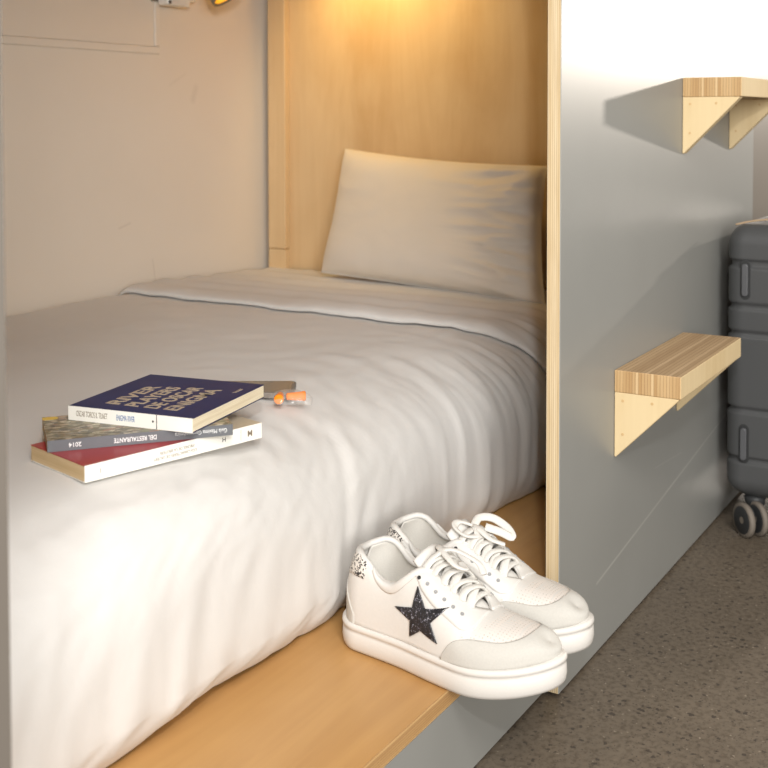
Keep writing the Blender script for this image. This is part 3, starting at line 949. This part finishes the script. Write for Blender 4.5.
# ------------------------------------------------------------------ suitcase
def suitcase():
    t = empty('suitcase', (0.665, -0.023, 0.0))
    tag(t, 'dark grey ribbed hard-shell suitcase standing against the grey panel', 'suitcase')
    WX, WY, Z0, Z1, R = 0.38, 0.245, 0.060, 0.521, 0.030
    grooves = [(0.4565, 0.0065), (0.385, 0.0050), (0.339, 0.0045), (0.211, 0.0045), (0.127, 0.0050)]
    def inset(z):
        d = 0.0
        for gz, gw in grooves:
            d = max(d, 0.0046*(1-smooth(gw*0.6, gw*1.25, abs(z-gz))))
        # rounded top and bottom rim
        rt = 0.034
        if z > Z1-rt: d += rt*0.8-math.sqrt(max(0, rt*rt-(z-Z1+rt)**2))*0.8
        if z < Z0+rt: d += rt-math.sqrt(max(0, rt*rt-(Z0+rt-z)**2))
        return d
    zs = []
    n = 190
    for i in range(n+1):
        u = i/n; zs.append(Z0+(Z1-Z0)*(0.5-0.5*math.cos(PI*u))*0.35+(Z1-Z0)*u*0.65)
    V = []; F = []; m = 64
    for z in zs:
        d = inset(z)
        pts = []
        x0, x1, y0, y1 = d, WX-d, -WY+d, -d
        r = max(0.004, R-d*0.4)
        for cx, cy, a0 in ((x1-r, y0+r, -90), (x1-r, y1-r, 0), (x0+r, y1-r, 90), (x0+r, y0+r, 180)):
            for k in range(m//4):
                a = math.radians(a0+90*k/(m//4-1)); pts.append((cx+r*math.cos(a), cy+r*math.sin(a)))
        V += [(x, y, z) for x, y in pts]
    for i in range(len(zs)-1):
        for k in range(m):
            a = i*m+k; b = i*m+(k+1) % m; F.append((a, b, b+m, a+m))
    F.append(tuple(range(m))[::-1]); F.append(tuple(range((len(zs)-1)*m, len(zs)*m)))
    obj('shell', V, F, M['case'], t, True)
    # raised side feet with a dark surround
    for zc in (0.430, 0.155):
        for yc in (-0.034, -0.211):
            for nm, wd, hh, dp, mt in (('foot_surround', 0.0085, 0.033, 0.0012, M['case_dark']), ('foot', 0.0050, 0.027, 0.0065, M['foot'])):
                v, f = rr(-wd, wd, -hh, hh, 0, dp, wd*0.98, 8)
                mm = frame((0.0006, yc, zc), (0, -1, 0), (0, 0, 1))
                o = obj(nm, [mm @ Vector((q[0], q[1], q[2])) for q in v], f, mt, t)
                bevel(o, 0.0012, 2)
    # spinner wheels
    for wx, wy in ((0.032, -0.046), (0.032, -0.205), (0.348, -0.040), (0.348, -0.205)):
        w = empty('spinner', (wx, wy, 0)); w.parent = t
        ax = Vector((0.72, -0.69, 0)).normalized() if wx < 0.1 else Vector((0.2, 1, 0)).normalized()
        ox = -0.030 if wx < 0.1 else 0.010
        v, f = lathe_geo([(0.014, 0.044), (0.016, 0.048), (0.018, 0.058), (0.014, 0.063)], 20)
        v2_, f2_ = tube_geo([(0, 0, 0.046), (ox*0.6, 0, 0.040), (ox, 0, 0.029)], 0.006, 0.005, 8)
        obj('caster_fork', *merge((v, f), (v2_, f2_)), M['case_dark'], w, True)
        for sgn in (-1, 1):
            v, f = lathe_geo([(0.004, -0.0045), (0.0215, -0.0055), (0.0242, -0.0040), (0.0242, 0.0040), (0.0215, 0.0055), (0.004, 0.0045)], 28)
            s_ = ax.cross(Vector((0, 0, 1))).normalized()
            mm = Matrix((s_, ax.cross(s_), ax)).transposed().to_4x4(); mm.translation = Vector((ox, 0, 0.0285))+ax*(0.0125*sgn)
            wl = obj('wheel', [mm @ Vector(q) for q in v], f, M['case_dark'], w, True)
            v, f = lathe_geo([(0.0240, -0.0046), (0.0282, -0.0040), (0.0285, 0.0), (0.0282, 0.0040), (0.0240, 0.0046)], 28)
            obj('tyre', [mm @ Vector(q) for q in v], f, M['tyre'], wl, True)
    # telescopic handle seat; strand and white bead are added, shaped after light glints
    box('handle_base', 0.13, 0.25, -0.235, -0.195, Z1-0.002, Z1+0.008, M['case_dark'], t, bev=0.003)
    P = spline([(0.030, -0.010, Z1-0.002), (0.040, -0.030, Z1+0.003), (0.048, -0.050, Z1+0.006), (0.056, -0.064, Z1+0.007)], 20)
    v, f = tube_geo(P, 0.0016, 0.0016, 8)
    cd = obj('cord', v, f, M['cord'], t, True)
    v, f = lathe_geo([(0.0016, -0.007), (0.0044, -0.005), (0.0056, 0.0), (0.0044, 0.005), (0.0016, 0.007)], 18)
    mm = frame((0.059, -0.068, Z1+0.0075), (0, 0, 1), (1, 0, 0))
    obj('glint_bead', [mm @ Vector(q) for q in v], f, M['white_plastic'], cd, True)
suitcase()

# ------------------------------------------------------------------ reading lamp and plug high on the back wall
def lamp():
    t = empty('reading_lamp', (0.60, 1.125, 0.957))
    tag(t, 'small round grey reading lamp glowing amber, top of the back wall', 'lamp')
    d = Vector((0.16, -0.55, -0.78)).normalized(); s = d.cross(Vector((0, 0, 1))).normalized()
    m = Matrix((s, d.cross(s), d)).transposed().to_4x4(); m.translation = Vector((0.020, -0.130, -0.003))
    v, f = lathe_geo([(0.018, -0.075), (0.028, -0.070), (0.034, -0.03), (0.036, 0.0), (0.033, 0.001), (0.031, -0.006), (0.010, -0.012)], 32)
    sh = obj('shade', [m @ Vector(q) for q in v], f, M['lamp_grey'], t, True)
    v, f = lathe_geo([(0.002, -0.0050), (0.030, -0.0045), (0.030, -0.0030), (0.002, 0.004)], 28)
    obj('lens', [m @ Vector(q) for q in v], f, M['glow'], sh, True)
    P = spline([(0, -0.004, 0.10), (0, -0.05, 0.11), m @ Vector((0, 0, -0.11)), m @ Vector((0, 0, -0.072))], 20)
    v, f = tube_geo(P, 0.005, 0.005, 10); obj('arm', v, f, M['lamp_grey'], t, True)
    v, f = lathe_geo([(0.026, 0), (0.026, 0.008), (0.022, 0.010)], 28)
    mm = frame((0, -0.0002, 0.10), (1, 0, 0), (0, 0, 1))
    obj('wall_mount', [mm @ Vector(q) for q in v], f, M['lamp_grey'], t)
lamp()
pg = empty('power_plug', (0.555, 1.125, 0.95))
tag(pg, 'white plug with a short cord at the upper corner of the cream board', 'plug')
bevel(box('socket_plate', -0.030, 0.055, -0.0105, -0.0002, -0.008, 0.07, M['lamp_grey'], pg), 0.002, 2)
o = box('plug_body', -0.018, 0.052, -0.040, -0.011, -0.016, 0.020, M['white_plastic'], pg); bevel(o, 0.004, 3)
v, f = lathe_geo([(0.0, 0.0), (0.0035, 0.0), (0.0035, 0.0012), (0, 0.0012)], 14)
mm = frame((-0.0125, -0.0405, -0.0105), (1, 0, 0), (0, 0, 1))
obj('port', [mm @ Vector(q) for q in v], f, M['hole'], o)
P = spline([(0.050, -0.024, 0.002), (0.072, -0.022, 0.0), (0.088, -0.020, 0.006), (0.094, -0.018, 0.04)], 20)
v, f = tube_geo(P, 0.004, 0.004, 10); obj('cord', v, f, M['white_plastic'], pg, True)

# ------------------------------------------------------------------ light
def area(name, loc, target, size, power, col, shape='DISK'):
    l = bpy.data.lights.new(name, 'AREA'); l.shape = shape; l.size = size; l.energy = power; l.color = col
    o = bpy.data.objects.new(name, l); COL.objects.link(o); o.location = loc
    o.rotation_euler = (Vector(target)-Vector(loc)).to_track_quat('-Z', 'Y').to_euler()
    return o
area('flash', (-1.32, -0.60, 1.03), (0.55, 0.35, 0.35), 0.05, 7.8, (0.99, 0.995, 1.0))
area('soft_fill', (-3.3, -2.8, 1.35), (0.1, 0.5, 0.55), 1.6, 116.0, (1.0, 0.99, 0.97), 'SQUARE')  # unseen broad fill behind the camera, added to brighten the far bed front
area('aisle_lamp', (4.0, -1.0, 1.16), (0.4, 0.0, 0.6), 0.07, 50.0, (1.0, 0.90, 0.79))
area('overhead_fill', (-1.8, -1.2, 2.3), (0.1, 0.1, 0.3), 0.8, 36.0, (1.0, 0.97, 0.93), 'SQUARE')  # unseen soft fill from above, added to even out the bed front
l = bpy.data.lights.new('reading_lamp_light', 'SPOT'); l.energy = 6.5; l.color = (1.0, 0.69, 0.26)
l.spot_size = math.radians(120); l.spot_blend = 0.8; l.shadow_soft_size = 0.03
o = bpy.data.objects.new('reading_lamp_light', l); COL.objects.link(o)
o.location = (0.70, 0.80, 1.13)
o.rotation_euler = (Vector((0.90, 0.76, 0.93))-Vector(o.location)).to_track_quat('-Z', 'Y').to_euler()

w = bpy.data.worlds.new('room'); SC.world = w; w.use_nodes = True
w.node_tree.nodes['Background'].inputs[0].default_value = (1.0, 0.92, 0.81, 1)
w.node_tree.nodes['Background'].inputs[1].default_value = 0.52

# ------------------------------------------------------------------ camera
cd = bpy.data.cameras.new('camera'); cam = bpy.data.objects.new('camera', cd); COL.objects.link(cam)
yaw, pitch, roll = 1.0308, 0.0375, -0.0016
fwd = Vector((math.sin(yaw)*math.cos(pitch), math.cos(yaw)*math.cos(pitch), -math.sin(pitch)))
right = Vector((math.cos(yaw), -math.sin(yaw), 0)); up = right.cross(fwd)
r = right*math.cos(roll)+up*math.sin(roll); u = -right*math.sin(roll)+up*math.cos(roll)
m = Matrix((r, u, -fwd)).transposed().to_4x4(); m.translation = Vector((-1.2812, -0.5232, 0.7024))
cam.matrix_world = m
cd.sensor_width = 36.0; cd.sensor_fit = 'HORIZONTAL'; cd.lens = 1152.97/768*36.0
cd.shift_x = 0.0; cd.shift_y = -(384-159.9)/768
cd.clip_start = 0.02
cd.dof.use_dof = True; cd.dof.focus_distance = 1.38; cd.dof.aperture_fstop = 9.0
SC.camera = cam

SC.view_settings.view_transform = 'Standard'
SC.view_settings.look = 'None'
SC.view_settings.exposure = 0.10
SC.view_settings.gamma = 1.0
SC.view_settings.use_curve_mapping = False
SC.cycles.use_denoising = True
SC.cycles.max_bounces = 8
SC.cycles.caustics_reflective = False
SC.cycles.caustics_refractive = False
